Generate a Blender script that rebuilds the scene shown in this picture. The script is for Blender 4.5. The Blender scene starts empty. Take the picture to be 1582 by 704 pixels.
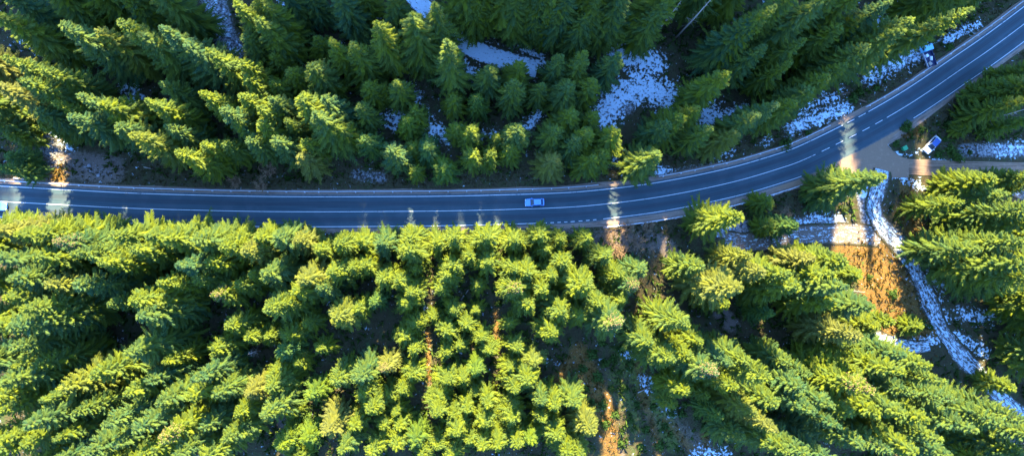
import bpy, math, random
import numpy as np
from mathutils import Matrix, Vector

sc = bpy.context.scene
COL = sc.collection
R = math.radians

# ------------------------------------------------------------------ camera
PW, PH, F = 1582.0, 704.0, 1000.0      # photo frame in pixels, focal length in pixels
CAM_H = 147.0
NADIR = (735.0, 390.0)
_d = Vector((NADIR[0]-PW/2, -(NADIR[1]-PH/2), -F)).normalized()
_Z = -_d
_Y = (Vector((0, 1, 0)) - _Z*_Z.y).normalized()
_X = _Y.cross(_Z)
ROT = Matrix((_X, _Y, _Z))             # camera -> world
cam_data = bpy.data.cameras.new('camera')
cam_data.sensor_width = 36.0
cam_data.lens = 36.0*F/PW
cam_data.clip_start = 0.5
cam_data.clip_end = 6000.0
cam = bpy.data.objects.new('camera', cam_data)
COL.objects.link(cam)
cam.matrix_world = Matrix.Translation((0, 0, CAM_H)) @ ROT.to_4x4()
sc.camera = cam

# ------------------------------------------------------------------ sky, sun, exposure
SUN_EL, SUN_AZ = 34.0, 0.0             # azimuth measured from +Y towards +X
world = bpy.data.worlds.new('World')
sc.world = world
world.use_nodes = True
wn = world.node_tree.nodes
sky = wn.new('ShaderNodeTexSky')
sky.sky_type = 'NISHITA'
sky.sun_disc = False
sky.sun_elevation = R(SUN_EL)
sky.sun_rotation = R(SUN_AZ)
sky.altitude = 900
sky.air_density = 1.0
sky.dust_density = 0.0
sky.ozone_density = 10.0
wn['Background'].inputs['Strength'].default_value = 0.15
world.node_tree.links.new(sky.outputs[0], wn['Background'].inputs['Color'])
sun_data = bpy.data.lights.new('sun', 'SUN')
sun_data.energy = 4.5
sun_data.angle = R(0.9)
sun_data.color = (1.0, 0.84, 0.50)
sun = bpy.data.objects.new('sun', sun_data)
COL.objects.link(sun)
sun.rotation_euler = (R(-(90-SUN_EL)), 0, R(-SUN_AZ))
sc.view_settings.view_transform = 'Standard'
sc.view_settings.look = 'None'
sc.view_settings.gamma = 1.0
sc.view_settings.exposure = 3.3

# ------------------------------------------------------------------ helpers
rng = np.random.default_rng(7)
random.seed(11)

def ray(px, py):
    return ROT @ Vector((px-PW/2, -(py-PH/2), -F))

def at(px, py, z=0.0):
    d = ray(px, py)
    t = (z-CAM_H)/d.z
    return (d.x*t, d.y*t)

def pts(l, z=0.0):
    return [at(x, y, z) for x, y in l]

def mesh(name, v, f, mat=None, smooth=False, attr=None):
    me = bpy.data.meshes.new(name)
    v = np.asarray(v, dtype=np.float32).reshape(-1, 3)
    if isinstance(f, np.ndarray):
        k = f.shape[1]; n = f.shape[0]
        me.vertices.add(len(v)); me.vertices.foreach_set('co', v.ravel())
        me.loops.add(n*k); me.loops.foreach_set('vertex_index', f.astype(np.int32).ravel())
        me.polygons.add(n)
        me.polygons.foreach_set('loop_start', np.arange(0, n*k, k, dtype=np.int32))
        me.update(calc_edges=True)
    else:
        me.from_pydata(v.tolist(), [], f)
    if mat: me.materials.append(mat)
    if smooth: me.polygons.foreach_set('use_smooth', [True]*len(me.polygons))
    if attr:
        for k, (typ, data) in attr.items():
            a = me.attributes.new(k, typ, 'POINT')
            a.data.foreach_set('value' if typ == 'FLOAT' else 'color', np.asarray(data, dtype=np.float32).ravel())
    me.validate()
    return me

def obj(name, me, parent=None, **props):
    o = bpy.data.objects.new(name, me)
    COL.objects.link(o)
    if parent is not None: o.parent = parent
    for k, v in props.items(): o[k] = v
    return o

def thing(name, label, cat, loc=(0, 0, 0), rz=0.0, group=None):
    o = bpy.data.objects.new(name, None)
    o.empty_display_size = 0.3
    COL.objects.link(o)
    o.location = loc; o.rotation_euler = (0, 0, rz)
    o['label'] = label; o['category'] = cat
    if group: o['group'] = group
    return o

def boxv(x0, x1, y0, y1, z0, z1):
    v = [(x0,y0,z0),(x1,y0,z0),(x1,y1,z0),(x0,y1,z0),(x0,y0,z1),(x1,y0,z1),(x1,y1,z1),(x0,y1,z1)]
    f = [(0,3,2,1),(4,5,6,7),(0,1,5,4),(1,2,6,5),(2,3,7,6),(3,0,4,7)]
    return v, f

def join(*vf):
    V, Fc = [], []
    for v, f in vf:
        o = len(V); V += list(v); Fc += [tuple(i+o for i in q) for q in f]
    return V, Fc

def tube(path, radii, n=6, cap=True):
    P = [Vector(p) for p in path]; V = []; Fc = []
    for i, p in enumerate(P):
        t = (P[min(i+1, len(P)-1)]-P[max(i-1, 0)]).normalized()
        a = t.orthogonal().normalized(); b = t.cross(a)
        for k in range(n):
            an = 2*math.pi*k/n
            V.append(tuple(p+(a*math.cos(an)+b*math.sin(an))*radii[i]))
    for i in range(len(P)-1):
        for k in range(n):
            Fc.append((i*n+k, i*n+(k+1) % n, (i+1)*n+(k+1) % n, (i+1)*n+k))
    if cap:
        Fc.append(tuple(range(n-1, -1, -1))); Fc.append(tuple((len(P)-1)*n+k for k in range(n)))
    return V, Fc

# ---- materials
class NT:
    def __init__(self, name, rough=0.8, spec=0.3):
        self.m = bpy.data.materials.new(name); self.m.use_nodes = True
        self.t = self.m.node_tree; self.n = self.t.nodes
        self.b = self.n['Principled BSDF']
        self.b.inputs['Roughness'].default_value = rough
        self.b.inputs['Specular IOR Level'].default_value = spec
    def new(self, t, **kw):
        x = self.n.new(t)
        for k, v in kw.items(): setattr(x, k, v)
        return x
    def link(self, a, b): self.t.links.new(a, b)
    def noise(self, scale, detail=4, rough=0.6, vec=None, dist=0.0):
        x = self.new('ShaderNodeTexNoise'); x.inputs['Scale'].default_value = scale
        x.inputs['Detail'].default_value = detail; x.inputs['Roughness'].default_value = rough
        x.inputs['Distortion'].default_value = dist
        if vec is None:
            if not hasattr(self, 'geo'): self.geo = self.new('ShaderNodeNewGeometry')
            vec = self.geo.outputs['Position']
        self.link(vec, x.inputs['Vector'])
        return x.outputs['Fac']
    def ramp(self, fac, stops, interp='LINEAR'):
        x = self.new('ShaderNodeValToRGB'); x.color_ramp.interpolation = interp
        e = x.color_ramp.elements
        while len(e) < len(stops): e.new(0.5)
        for s, (p, c) in zip(e, stops):
            s.position = p; s.color = (*c, 1) if len(c) == 3 else c
        self.link(fac, x.inputs['Fac']); return x.outputs['Color']
    def mix(self, fac, a, b, blend='MIX'):
        x = self.new('ShaderNodeMix', data_type='RGBA', blend_type=blend)
        for s, v in ((x.inputs[0], fac), (x.inputs[6], a), (x.inputs[7], b)):
            if isinstance(v, (int, float)): s.default_value = v
            elif isinstance(v, tuple): s.default_value = (*v, 1)
            else: self.link(v, s)
        return x.outputs[2]
    def math(self, op, a, b=0.0, clamp=False):
        x = self.new('ShaderNodeMath', operation=op); x.use_clamp = clamp
        for s, v in ((x.inputs[0], a), (x.inputs[1], b)):
            if isinstance(v, (int, float)): s.default_value = v
            else: self.link(v, s)
        return x.outputs[0]
    def step(self, v, lo, hi):
        x = self.new('ShaderNodeMapRange', interpolation_type='SMOOTHSTEP')
        self.link(v, x.inputs[0]); x.inputs[1].default_value = lo; x.inputs[2].default_value = hi
        return x.outputs[0]
    def attr(self, name, out='Fac'):
        x = self.new('ShaderNodeAttribute', attribute_name=name); return x.outputs[out]
    def bump(self, h, strength=0.4, dist=0.1):
        x = self.new('ShaderNodeBump'); x.inputs['Strength'].default_value = strength
        x.inputs['Distance'].default_value = dist
        self.link(h, x.inputs['Height']); self.link(x.outputs[0], self.b.inputs['Normal'])
    def color(self, c):
        s = self.b.inputs['Base Color']
        if isinstance(c, tuple): s.default_value = (*c, 1)
        else: self.link(c, s)

def simple(name, c, rough=0.6, spec=0.4, metal=0.0, var=0.15, scale=3.0, coat=0.0):
    t = NT(name, rough, spec)
    n = t.noise(scale, 5)
    lo = tuple(x*(1-var) for x in c); hi = tuple(min(1, x*(1+var)) for x in c)
    t.color(t.mix(n, lo, hi)); t.b.inputs['Metallic'].default_value = metal
    t.b.inputs['Coat Weight'].default_value = coat
    return t.m

def foliage(name, lo, hi, transl=0.3):
    t = NT(name, 0.75, 0.2)
    a = t.attr('var'); oi = t.new('ShaderNodeObjectInfo').outputs['Random']
    n = t.noise(0.9, 3)
    f = t.math('ADD', t.math('MULTIPLY', a, 0.45), t.math('MULTIPLY', oi, 0.45))
    f = t.math('ADD', f, t.math('MULTIPLY', n, 0.25), True)
    c = t.mix(f, lo, hi); c = t.mix(t.math('MULTIPLY', t.step(oi, 0.88, 0.99), 0.35), c, (0.17, 0.135, 0.06)); t.color(c)
    tr = t.new('ShaderNodeBsdfTranslucent'); t.link(c, tr.inputs['Color'])
    ms = t.new('ShaderNodeMixShader'); ms.inputs[0].default_value = transl
    t.link(t.b.outputs[0], ms.inputs[1]); t.link(tr.outputs[0], ms.inputs[2])
    t.link(ms.outputs[0], t.n['Material Output'].inputs['Surface'])
    return t.m

M = {}
M['needles'] = foliage('spruce_needles', (0.014, 0.078, 0.044), (0.150, 0.180, 0.003), 0.30)
M['needles_young'] = foliage('young_spruce_needles', (0.012, 0.078, 0.040), (0.128, 0.174, 0.003), 0.28)
M['shrub'] = foliage('shrub_leaves', (0.030, 0.075, 0.012), (0.075, 0.130, 0.018), 0.3)
M['grass'] = foliage('dry_grass', (0.08, 0.065, 0.020), (0.30, 0.165, 0.030), 0.35)
M['verge'] = foliage('verge_grass', (0.050, 0.070, 0.020), (0.17, 0.14, 0.05), 0.35)
M['bark'] = simple('spruce_bark', (0.11, 0.075, 0.05), 0.9, 0.1, var=0.4, scale=6)
M['dead'] = simple('weathered_wood', (0.36, 0.31, 0.26), 0.85, 0.1, var=0.3, scale=5)
M['twig'] = simple('bare_twigs', (0.26, 0.17, 0.10), 0.9, 0.1, var=0.35, scale=4)
M['cone'] = simple('spruce_cones', (0.26, 0.17, 0.09), 0.8, 0.2, var=0.3, scale=4)
M['rock'] = simple('grey_rock', (0.30, 0.30, 0.31), 0.9, 0.2, var=0.45, scale=0.9)
def worn_paint():
    t = NT('road_paint', 0.7, 0.3); n = t.noise(1.1, 8, 0.8); q = t.noise(0.12, 3)
    f = t.step(t.math('ADD', n, t.math('MULTIPLY', q, 0.35)), 0.50, 0.62)
    t.color(t.mix(f, (0.16, 0.17, 0.18), (0.58, 0.60, 0.60))); return t.m
M['paint_line'] = worn_paint()
M['steel'] = simple('galvanised_steel', (0.55, 0.56, 0.57), 0.45, 0.5, 0.6, var=0.2)
M['blue_paint'] = simple('blue_car_paint', (0.12, 0.32, 0.72), 0.25, 0.5, 0.1, 0.03, coat=0.6)
M['white_paint'] = simple('white_car_paint', (0.80, 0.80, 0.80), 0.3, 0.5, 0.0, 0.03, coat=0.6)
M['pale_blue'] = simple('pale_blue_truck_paint', (0.20, 0.55, 0.78), 0.4, 0.5, 0.0, 0.06)
M['dark_blue'] = simple('dark_blue_truck_paint', (0.02, 0.03, 0.09), 0.5, 0.4, 0.0, 0.2)
M['glass'] = simple('dark_car_glass', (0.02, 0.03, 0.05), 0.05, 0.6, 0.0, 0.05)
M['tyre'] = simple('tyre_rubber', (0.02, 0.02, 0.02), 0.85, 0.2)
M['rim'] = simple('wheel_rim', (0.45, 0.45, 0.46), 0.35, 0.5, 0.7)
M['sky_tint_roof'] = simple('sky_tinted_glass_roof', (0.015, 0.07, 0.28), 0.15, 0.5)  # blue of the reflected sky put into the roof's base colour
M['lamp'] = simple('headlight_glass', (0.75, 0.78, 0.80), 0.1, 0.6)
M['tail'] = simple('red_tail_lamp', (0.45, 0.02, 0.02), 0.2, 0.5)
M['green_plastic'] = simple('green_plastic', (0.03, 0.30, 0.12), 0.5, 0.4)
M['black_plastic'] = simple('black_plastic', (0.02, 0.02, 0.02), 0.6, 0.3)

# ------------------------------------------------------------------ layout of the ground
def catmull(P, step=1.5):
    P = [np.array(p, float) for p in P]
    P = [2*P[0]-P[1]] + P + [2*P[-1]-P[-2]]
    out = []
    for i in range(1, len(P)-2):
        n = max(2, int(np.linalg.norm(P[i+1]-P[i])/step))
        for k in range(n):
            t = k/n
            a, b, c, d = P[i-1], P[i], P[i+1], P[i+2]
            out.append(0.5*((2*b)+(c-a)*t+(2*a-5*b+4*c-d)*t*t+(3*b-a-3*c+d)*t**3))
    out.append(P[-2]); return np.array(out)

ROAD_PX = [(-260,296),(-120,304),(0,311),(100,316.5),(200,321.5),(300,324.5),(400,326.5),(500,327),(600,326.5),(700,325.5),(800,323),
           (880,319.8),(940,314.5),(1000,307),(1050,298.6),(1100,288.5),(1150,276.5),(1200,261.5),(1240,247.5),(1300,219),(1350,193),(1400,164),
           (1440,138),(1482,109),(1530,76),(1582,37.5),(1640,-8),(1720,-75)]
ROAD = catmull(pts(ROAD_PX), 1.5)
TRACK_S_PX = [(1362,262),(1356,290),(1350,318),(1362,350),(1392,382),(1420,430),(1444,490),(1464,526),(1500,566),(1558,622),(1620,680)]
TRACK_W_PX = [(1376,370),(1330,362),(1280,362),(1225,366),(1170,374),(1120,372)]
TRACK_B_PX = [(1460,526),(1420,536),(1380,528),(1350,520)]
TRACK_E_PX = [(1496,262),(1530,276),(1560,292),(1600,310)]
TRACK_N_PX = [(610,-40),(650,6),(690,46),(728,74),(775,92),(830,108)]
TRACK_N2_PX = [(925,150),(965,128),(1000,138),(1040,160),(1080,178),(1130,176),(1170,168)]
SIDE_PX = [(1300,240),(1340,246),(1390,256),(1440,259),(1500,261),(1582,263),(1680,266)]
TS, TW, TB, TE, TN, TN2, SIDE = [catmull(pts(p), 1.2) for p in (TRACK_S_PX, TRACK_W_PX, TRACK_B_PX, TRACK_E_PX, TRACK_N_PX, TRACK_N2_PX, SIDE_PX)]

def dist(x, y, P):
    """distance of many points to a polyline (dense sampling)"""
    x = np.atleast_1d(x).astype(float); y = np.atleast_1d(y).astype(float)
    best = np.full(x.shape, 1e9)
    A, B = P[:-1], P[1:]
    for a, b in zip(A, B):
        d = b-a; L = d@d+1e-9
        t = np.clip(((x-a[0])*d[0]+(y-a[1])*d[1])/L, 0, 1)
        best = np.minimum(best, np.hypot(x-a[0]-t*d[0], y-a[1]-t*d[1]))
    return best

def ss(v, lo, hi):
    t = np.clip((v-lo)/(hi-lo), 0, 1); return t*t*(3-2*t)

def bumps(x, y):
    return (np.sin(x*.21+y*.13)+np.sin(x*.11-y*.29+1.3)+np.sin(x*.37+y*.31+2.1)*.6+np.sin(-x*.53+y*.47)*.35)*0.33

def terr(x, y):
    x = np.asarray(x, float); y = np.asarray(y, float)
    shp = np.broadcast(x, y).shape
    x = np.broadcast_to(x, shp).ravel(); y = np.broadcast_to(y, shp).ravel()
    z = np.where(y > 63, (y-63)*0.78*ss(y, 63, 84), 0.0)
    z = np.minimum(z, 95+0.05*y)
    z += ss(y, 68, 86)*(18*ss(x, 0, 14)*(1-ss(x, 66, 82))+9*ss(x, 66, 82)+8*ss(x, -44, -36)*(1-ss(x, -4, 8))+7*(1-ss(x, -62, -45)))  # unseen ridge raised stretch by stretch to shade road and upper trees
    z += np.where(y < -70, (-70-y)*0.25*ss(-y, 70, 110), 0.0)
    near = (np.abs(x) < 260) & (np.abs(y) < 160)
    rough = np.ones_like(z)
    if near.any():
        d = np.minimum(dist(x[near], y[near], ROAD), dist(x[near], y[near], SIDE))
        for T in (TS, TW, TB, TE, TN, TN2): d = np.minimum(d, dist(x[near], y[near], T)+3.5)
        rough[near] = ss(d, 6.0, 14.0)
    z += bumps(x, y)*0.9*rough - 0.06
    return z.reshape(shp)


# ---- painted masks (what the ground is made of)
SNOW = [  # polyline px, half-width px, strength
 ([(640,0),(690,45),(730,75),(790,95),(840,105)],22,.5),([(700,95),(735,115)],14,.8),([(960,84),(1010,98)],22,.95),([(935,180),(950,150),(1000,135),(1060,162),(1100,182)],26,.92),([(985,120),(1030,150)],18,.9),
 ([(1100,182),(1150,166)],9,.8),([(800,62),(838,98)],12,.8),([(808,200),(832,178)],12,.75),([(590,184),(640,182),(690,212)],16,.78),([(735,212),(760,205)],10,.7),
 ([(676,208),(672,228)],10,.7),([(322,-10),(340,40),(362,84)],18,.58),([(40,60),(130,92)],16,.62),([(195,140),(215,152)],14,.7),([(45,145),(60,152)],10,.7),
 ([(452,65),(462,115)],14,.62),([(440,0),(458,12)],12,.8),([(570,14),(580,26)],12,.8),([(560,55),(570,62)],12,.55),([(615,45),(620,55)],10,.75),([(645,148),(652,165)],12,.6),
 ([(895,244),(1005,258),(1020,278)],10,.55),([(1020,262),(1045,275)],12,.75),([(1012,283),(1060,276),(1120,262),(1190,238)],5,.85),([(1110,240),(1130,230)],12,.6),
 ([(1180,222),(1190,215)],10,.5),([(1225,198),(1270,178),(1306,168)],14,.9),([(1240,165),(1300,145)],12,.6),([(1345,120),(1385,100),(1425,80)],16,.72),([(1460,62),(1490,48),(1512,36)],10,.75),
 ([(1345,40),(1395,8)],10,.7),([(1390,8),(1450,2)],10,.75),([(1250,78),(1258,70)],12,.8),([(1370,216),(1374,234),(1404,241),(1424,232),(1434,227)],2.6,.85),([(1374,222),(1392,207),(1420,188)],2.5,.8),
 ([(1436,244),(1465,249),(1492,251)],3,.9),([(1308,266),(1345,268),(1400,275)],5,.75),([(1335,300),(1352,296)],10,.9),([(1356,300),(1352,345),(1390,380),(1425,440),(1452,505)],17,.5),
 ([(1200,366),(1260,362),(1340,362)],15,.7),([(1228,348),(1268,334),(1300,340)],12,.62),([(1120,355),(1145,366)],12,.62),([(1390,532),(1450,524)],9,.75),([(1480,552),(1570,625)],7,.6),
 ([(1424,408),(1440,450),(1460,500)],14,.62),([(1440,428),(1462,440)],12,.75),([(1485,485),(1545,492)],14,.62),([(1480,520),(1520,545)],13,.72),([(1548,356),(1590,348)],14,.8),([(1545,232),(1582,228)],14,.6),
 ([(995,585),(1004,600)],10,.75),([(962,540),(974,552)],9,.75),([(1075,694),(1120,700)],12,.65),([(1010,612),(1040,640)],8,.5),([(1500,265),(1550,268)],3,.6),([(1545,280),(1600,306)],5,.6),
 ([(1400,278),(1425,290)],8,.75),([(655,472),(660,482)],4,.7),([(698,538),(712,545)],7,.5),([(832,552),(860,562)],5,.55),([(780,450),(788,458)],6,.65),([(1185,345),(1215,352)],10,.55),([(85,205),(108,228)],10,.6)]
OCHRE = [([(1310,395),(1350,400),(1395,420),(1420,470),(1430,500)],34,.95),([(1400,280),(1405,340),(1410,390)],13,.9),([(1345,420),(1370,480),(1390,505)],30,.95),([(1388,205),(1415,205)],10,.8),
 ([(895,545),(930,620),(945,704)],20,.75),([(985,560),(1000,620)],14,.5),([(1030,650),(1075,700)],14,.5),([(880,560),(860,590)],16,.55),([(990,610),(1005,640),(1020,700)],14,.5),([(88,262),(92,282)],12,.75),([(765,480),(770,540)],6,.7),([(660,500),(664,600)],6,.7),
 ([(1390,500),(1425,512)],14,.7),([(1085,670),(1095,700)],10,.5),([(1200,330),(1215,360)],12,.5),([(1500,580),(1540,640)],14,.5),([(1130,215),(1300,135)],6,.4),([(1480,205),(1500,225)],16,.4)]
GREENG = [([(960,545),(1000,600),(1040,680)],30,.55),([(880,570),(915,640)],20,.5),([(1390,512),(1430,515)],12,.8),([(905,560),(935,640)],14,.5),([(1340,430),(1350,440)],8,.7),([(1405,385),(1412,392)],6,.6),([(950,580),(985,660)],26,.5),([(770,500),(770,530)],5,.6),([(662,560),(660,610)],6,.6)]
SCREE = [([(60,262),(95,248)],14,.55),([(130,258),(165,268)],12,.5),([(30,195),(80,230)],22,.7),([(330,0),(345,50),(360,80)],20,.9),([(1110,352),(1150,355)],18,.9),([(1490,232),(1582,232)],14,.8),([(1235,345),(1300,345)],14,.7),
 ([(1340,110),(1420,85)],16,.6),([(930,175),(970,165)],20,.6),([(1330,300),(1338,345)],10,.8),([(550,270),(590,275)],14,.6),([(1010,270),(1100,255)],10,.5)]
DIRT = [([(60,265),(110,255),(170,262)],28,.75),([(1020,370),(1130,500)],16,.8),([(930,370),(1010,372)],26,.6),([(430,600),(450,704)],16,.8),([(1010,640),(1080,690)],30,.5),([(1480,690),(1560,690)],24,.7),([(0,300),(900,300)],7,.5),([(0,350),(900,357)],7,.6),([(940,690),(955,704)],14,.7)]

def paint(x, y, L):
    m = np.zeros_like(x)
    for pl, w, s in L:
        P = np.array(pts(pl)); w = w/6.8
        m = np.maximum(m, s*(1-ss(dist(x, y, P), w*0.1, w*1.7)))
    return m

# ------------------------------------------------------------------ ground sheet
def axis(lo, hi, step, far):
    a = list(np.arange(lo, hi+1e-6, step)); s = step
    up = hi; dn = lo; A, B = [], []
    while up < far: s *= 1.35; up += s; A.append(up)
    s = step
    while dn > -far: s *= 1.35; dn -= s; B.append(dn)
    return np.array(B[::-1]+a+A)
gx = axis(-128, 142, 0.62, 2500); gy = axis(-62, 74, 0.62, 2500)
X, Y = np.meshgrid(gx, gy)
Z = terr(X, Y)
xs, ys = X.ravel(), Y.ravel()
inn = (np.abs(xs) < 200) & (np.abs(ys) < 110)
mk = {k: np.zeros_like(xs) for k in 'sogrd'}
for k, L in zip('sogrd', (SNOW, OCHRE, GREENG, SCREE, DIRT)): mk[k][inn] = paint(xs[inn], ys[inn], L)
ZG = Z.copy(); Z = Z.ravel()
def tz(x, y):
    """height of the ground sheet at a point"""
    i = int(np.clip(np.searchsorted(gx, x)-1, 0, len(gx)-2)); j = int(np.clip(np.searchsorted(gy, y)-1, 0, len(gy)-2))
    u = (x-gx[i])/(gx[i+1]-gx[i]); v = (y-gy[j])/(gy[j+1]-gy[j])
    return float((ZG[j, i]*(1-u)+ZG[j, i+1]*u)*(1-v)+(ZG[j+1, i]*(1-u)+ZG[j+1, i+1]*u)*v)
nx, ny = len(gx), len(gy)
I = np.arange(nx*ny).reshape(ny, nx)
F4 = np.stack([I[:-1,:-1].ravel(), I[:-1,1:].ravel(), I[1:,1:].ravel(), I[1:,:-1].ravel()], 1)

def ground_material(name='forest_floor', track=0.0):
    t = NT(name, 0.95, 0.15)
    c1 = t.attr('mask', 'Color'); c2 = t.attr('mask2', 'Color')
    s1 = t.new('ShaderNodeSeparateColor'); t.link(c1, s1.inputs[0])
    s2 = t.new('ShaderNodeSeparateColor'); t.link(c2, s2.inputs[0])
    snow, ochre, green = s1.outputs[0], s1.outputs[1], s1.outputs[2]
    scree, dirt = s2.outputs[0], s2.outputs[1]
    n1 = t.noise(0.35, 6, 0.65); n2 = t.noise(1.6, 6, 0.7); n3 = t.noise(6.0, 4, 0.7)
    litter = t.ramp(n2, [(0.3, (0.030, 0.026, 0.014)), (0.5, (0.070, 0.055, 0.028)), (0.7, (0.045, 0.065, 0.020))])
    litter = t.mix(t.step(n1, 0.5, 0.7), litter, (0.05, 0.07, 0.022))
    och = t.ramp(n3, [(0.38, (0.050, 0.036, 0.018)), (0.5, (0.17, 0.085, 0.022)), (0.66, (0.25, 0.155, 0.035))])
    och = t.mix(t.step(n2, 0.52, 0.66), och, (0.10, 0.085, 0.035)); och = t.mix(t.step(t.noise(0.9, 5, 0.7), 0.56, 0.66), och, (0.06, 0.09, 0.02))
    grn = t.ramp(n3, [(0.3, (0.06, 0.10, 0.02)), (0.7, (0.16, 0.20, 0.03))])
    v = t.new('ShaderNodeTexVoronoi'); v.inputs['Scale'].default_value = 2.2
    t.link(t.geo.outputs['Position'], v.inputs['Vector'])
    stone = t.ramp(v.outputs['Distance'], [(0.0, (0.38, 0.38, 0.38)), (0.45, (0.24, 0.24, 0.24)), (0.75, (0.07, 0.065, 0.06))])
    drt = t.ramp(n3, [(0.3, (0.13, 0.095, 0.07)), (0.7, (0.24, 0.19, 0.15))])
    nn = t.math('ADD', t.math('MULTIPLY', n2, 0.6), t.math('MULTIPLY', n3, 0.4))
    def gate(mask, lo=0.42, hi=0.58, w=0.9):
        return t.step(t.math('ADD', t.math('MULTIPLY', mask, w), t.math('SUBTRACT', nn, 0.5)), lo, hi)
    c = t.mix(gate(dirt, .3, .6), litter, drt)
    c = t.mix(gate(green, .35, .6), c, grn)
    c = t.mix(gate(ochre, .3, .55), c, och)
    c = t.mix(gate(scree, .35, .6), c, stone)
    n4 = t.noise(1.5, 7, 0.66); n5 = t.noise(0.55, 4, 0.6)
    if track:
        ac = t.attr('across'); al = t.attr('along')
        u = t.new('ShaderNodeCombineXYZ'); t.link(t.math('MULTIPLY', ac, 6.5), u.inputs[0]); t.link(t.math('MULTIPLY', al, 0.20), u.inputs[1])
        st = t.noise(1.0, 7, 0.7, u.outputs[0], 2.4)
        prof = t.math('MULTIPLY', t.math('MULTIPLY', ac, t.math('SUBTRACT', 1.0, ac)), 4.0)
        c = t.mix(t.step(prof, 0.15, 0.7), c, drt if track < .5 else stone)
        w = t.math('ADD', t.math('MULTIPLY', t.math('SUBTRACT', st, 0.5), 2.6), t.math('MULTIPLY', t.math('SUBTRACT', n4, 0.5), 2.0))
        sm = t.step(t.math('ADD', w, t.math('MULTIPLY', t.step(prof, 0.0, 0.8), track)), 0.42, 0.60)
    else:
        w = t.math('ADD', t.math('MULTIPLY', t.math('SUBTRACT', n4, 0.5), 3.6), t.math('MULTIPLY', t.math('SUBTRACT', n5, 0.5), 1.6))
        sm = t.step(t.math('ADD', snow, w), 0.46, 0.86)
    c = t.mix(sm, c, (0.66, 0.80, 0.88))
    t.color(c)
    h = t.math('ADD', t.math('MULTIPLY', n2, 0.7), t.math('MULTIPLY', n3, 0.4))
    t.bump(t.math('ADD', h, t.math('MULTIPLY', sm, 0.25)), 0.8, 0.5)
    return t.m
one = np.ones_like(xs)
g = mesh('ground', np.stack([xs, ys, Z], 1), F4, ground_material(), True,
         {'mask': ('FLOAT_COLOR', np.stack([mk['s'], mk['o'], mk['g'], one], 1)),
          'mask2': ('FLOAT_COLOR', np.stack([mk['r'], mk['d'], one*0, one], 1))})
obj('ground', g, kind='structure')

# ------------------------------------------------------------------ ribbons: road, shoulder, side road, tracks
def normals(P):
    T = np.gradient(P, axis=0); T /= np.linalg.norm(T, axis=1)[:, None]
    return np.stack([-T[:, 1], T[:, 0]], 1)

def ribbon(name, P, offs, z, mat, zf=None, wob=0.0, seed=0):
    """P centreline, offs across offsets (left positive); uses attr 'across' and 'along'"""
    N = normals(P); L = np.concatenate([[0], np.cumsum(np.linalg.norm(np.diff(P, axis=0), axis=1))])
    r = np.random.default_rng(seed); k = len(offs); V = []; ac = []; al = []
    w = np.ones((len(P), k))
    if wob:
        for j in (0, k-1):
            q = r.normal(0, 1, len(P)+8); q = np.convolve(q, np.ones(5)/5, 'same')[4:-4]
            w[:, j] += wob*q
    for j, o in enumerate(offs):
        o = np.asarray(o)*w[:, j] if np.ndim(o) else o*w[:, j]
        p = P+N*np.asarray(o).reshape(-1, 1)
        zz = np.full(len(P), z) if zf is None else zf(p[:, 0], p[:, 1])+z
        V.append(np.column_stack([p, zz])); ac.append(np.full(len(P), j/(k-1))); al.append(L)
    V = np.stack(V, 1).reshape(-1, 3); ac = np.stack(ac, 1).ravel(); al = np.stack(al, 1).ravel()
    I = np.arange(len(P)*k).reshape(len(P), k)
    Fq = np.stack([I[:-1,:-1].ravel(), I[1:,:-1].ravel(), I[1:,1:].ravel(), I[:-1,1:].ravel()], 1)[:, ::-1]
    return mesh(name, V, Fq, mat, False, {'across': ('FLOAT', ac), 'along': ('FLOAT', al)})

def asphalt_material():
    t = NT('asphalt', 0.8, 0.35)
    u = t.new('ShaderNodeCombineXYZ'); a = t.attr('across'); l = t.attr('along')
    t.link(t.math('MULTIPLY', a, 40.0), u.inputs[0]); t.link(t.math('MULTIPLY', l, 0.06), u.inputs[1])
    streak = t.noise(1.0, 5, 0.6, u.outputs[0]); n = t.noise(0.25, 5, 0.6); f = t.noise(9, 4, 0.7)
    c = t.ramp(streak, [(0.28, (0.018, 0.046, 0.060)), (0.5, (0.032, 0.070, 0.086)), (0.72, (0.062, 0.105, 0.120))])
    c = t.mix(t.math('MULTIPLY', t.step(n, 0.42, 0.7), 0.6), c, (0.070, 0.098, 0.112))
    c = t.mix(t.math('MULTIPLY', f, 0.35), c, (0.03, 0.035, 0.04))
    wt = t.math('ABSOLUTE', t.math('SUBTRACT', t.math('ABSOLUTE', t.math('SUBTRACT', a, 0.5)), 0.22))
    c = t.mix(t.math('MULTIPLY', t.step(wt, 0.12, 0.02), 0.55), c, (0.030, 0.038, 0.046))
    edge = t.math('ABSOLUTE', t.math('SUBTRACT', a, 0.5))
    c = t.mix(t.step(t.math('ADD', edge, t.math('MULTIPLY', t.noise(1.3, 6, 0.75), 0.16)), 0.52, 0.60), c, (0.17, 0.14, 0.115))
    v = t.new('ShaderNodeTexVoronoi', feature='DISTANCE_TO_EDGE'); v.inputs['Scale'].default_value = 0.16
    t.link(t.geo.outputs['Position'], v.inputs['Vector'])
    t.color(c); t.bump(f, 0.15, 0.02); return t.m

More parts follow.
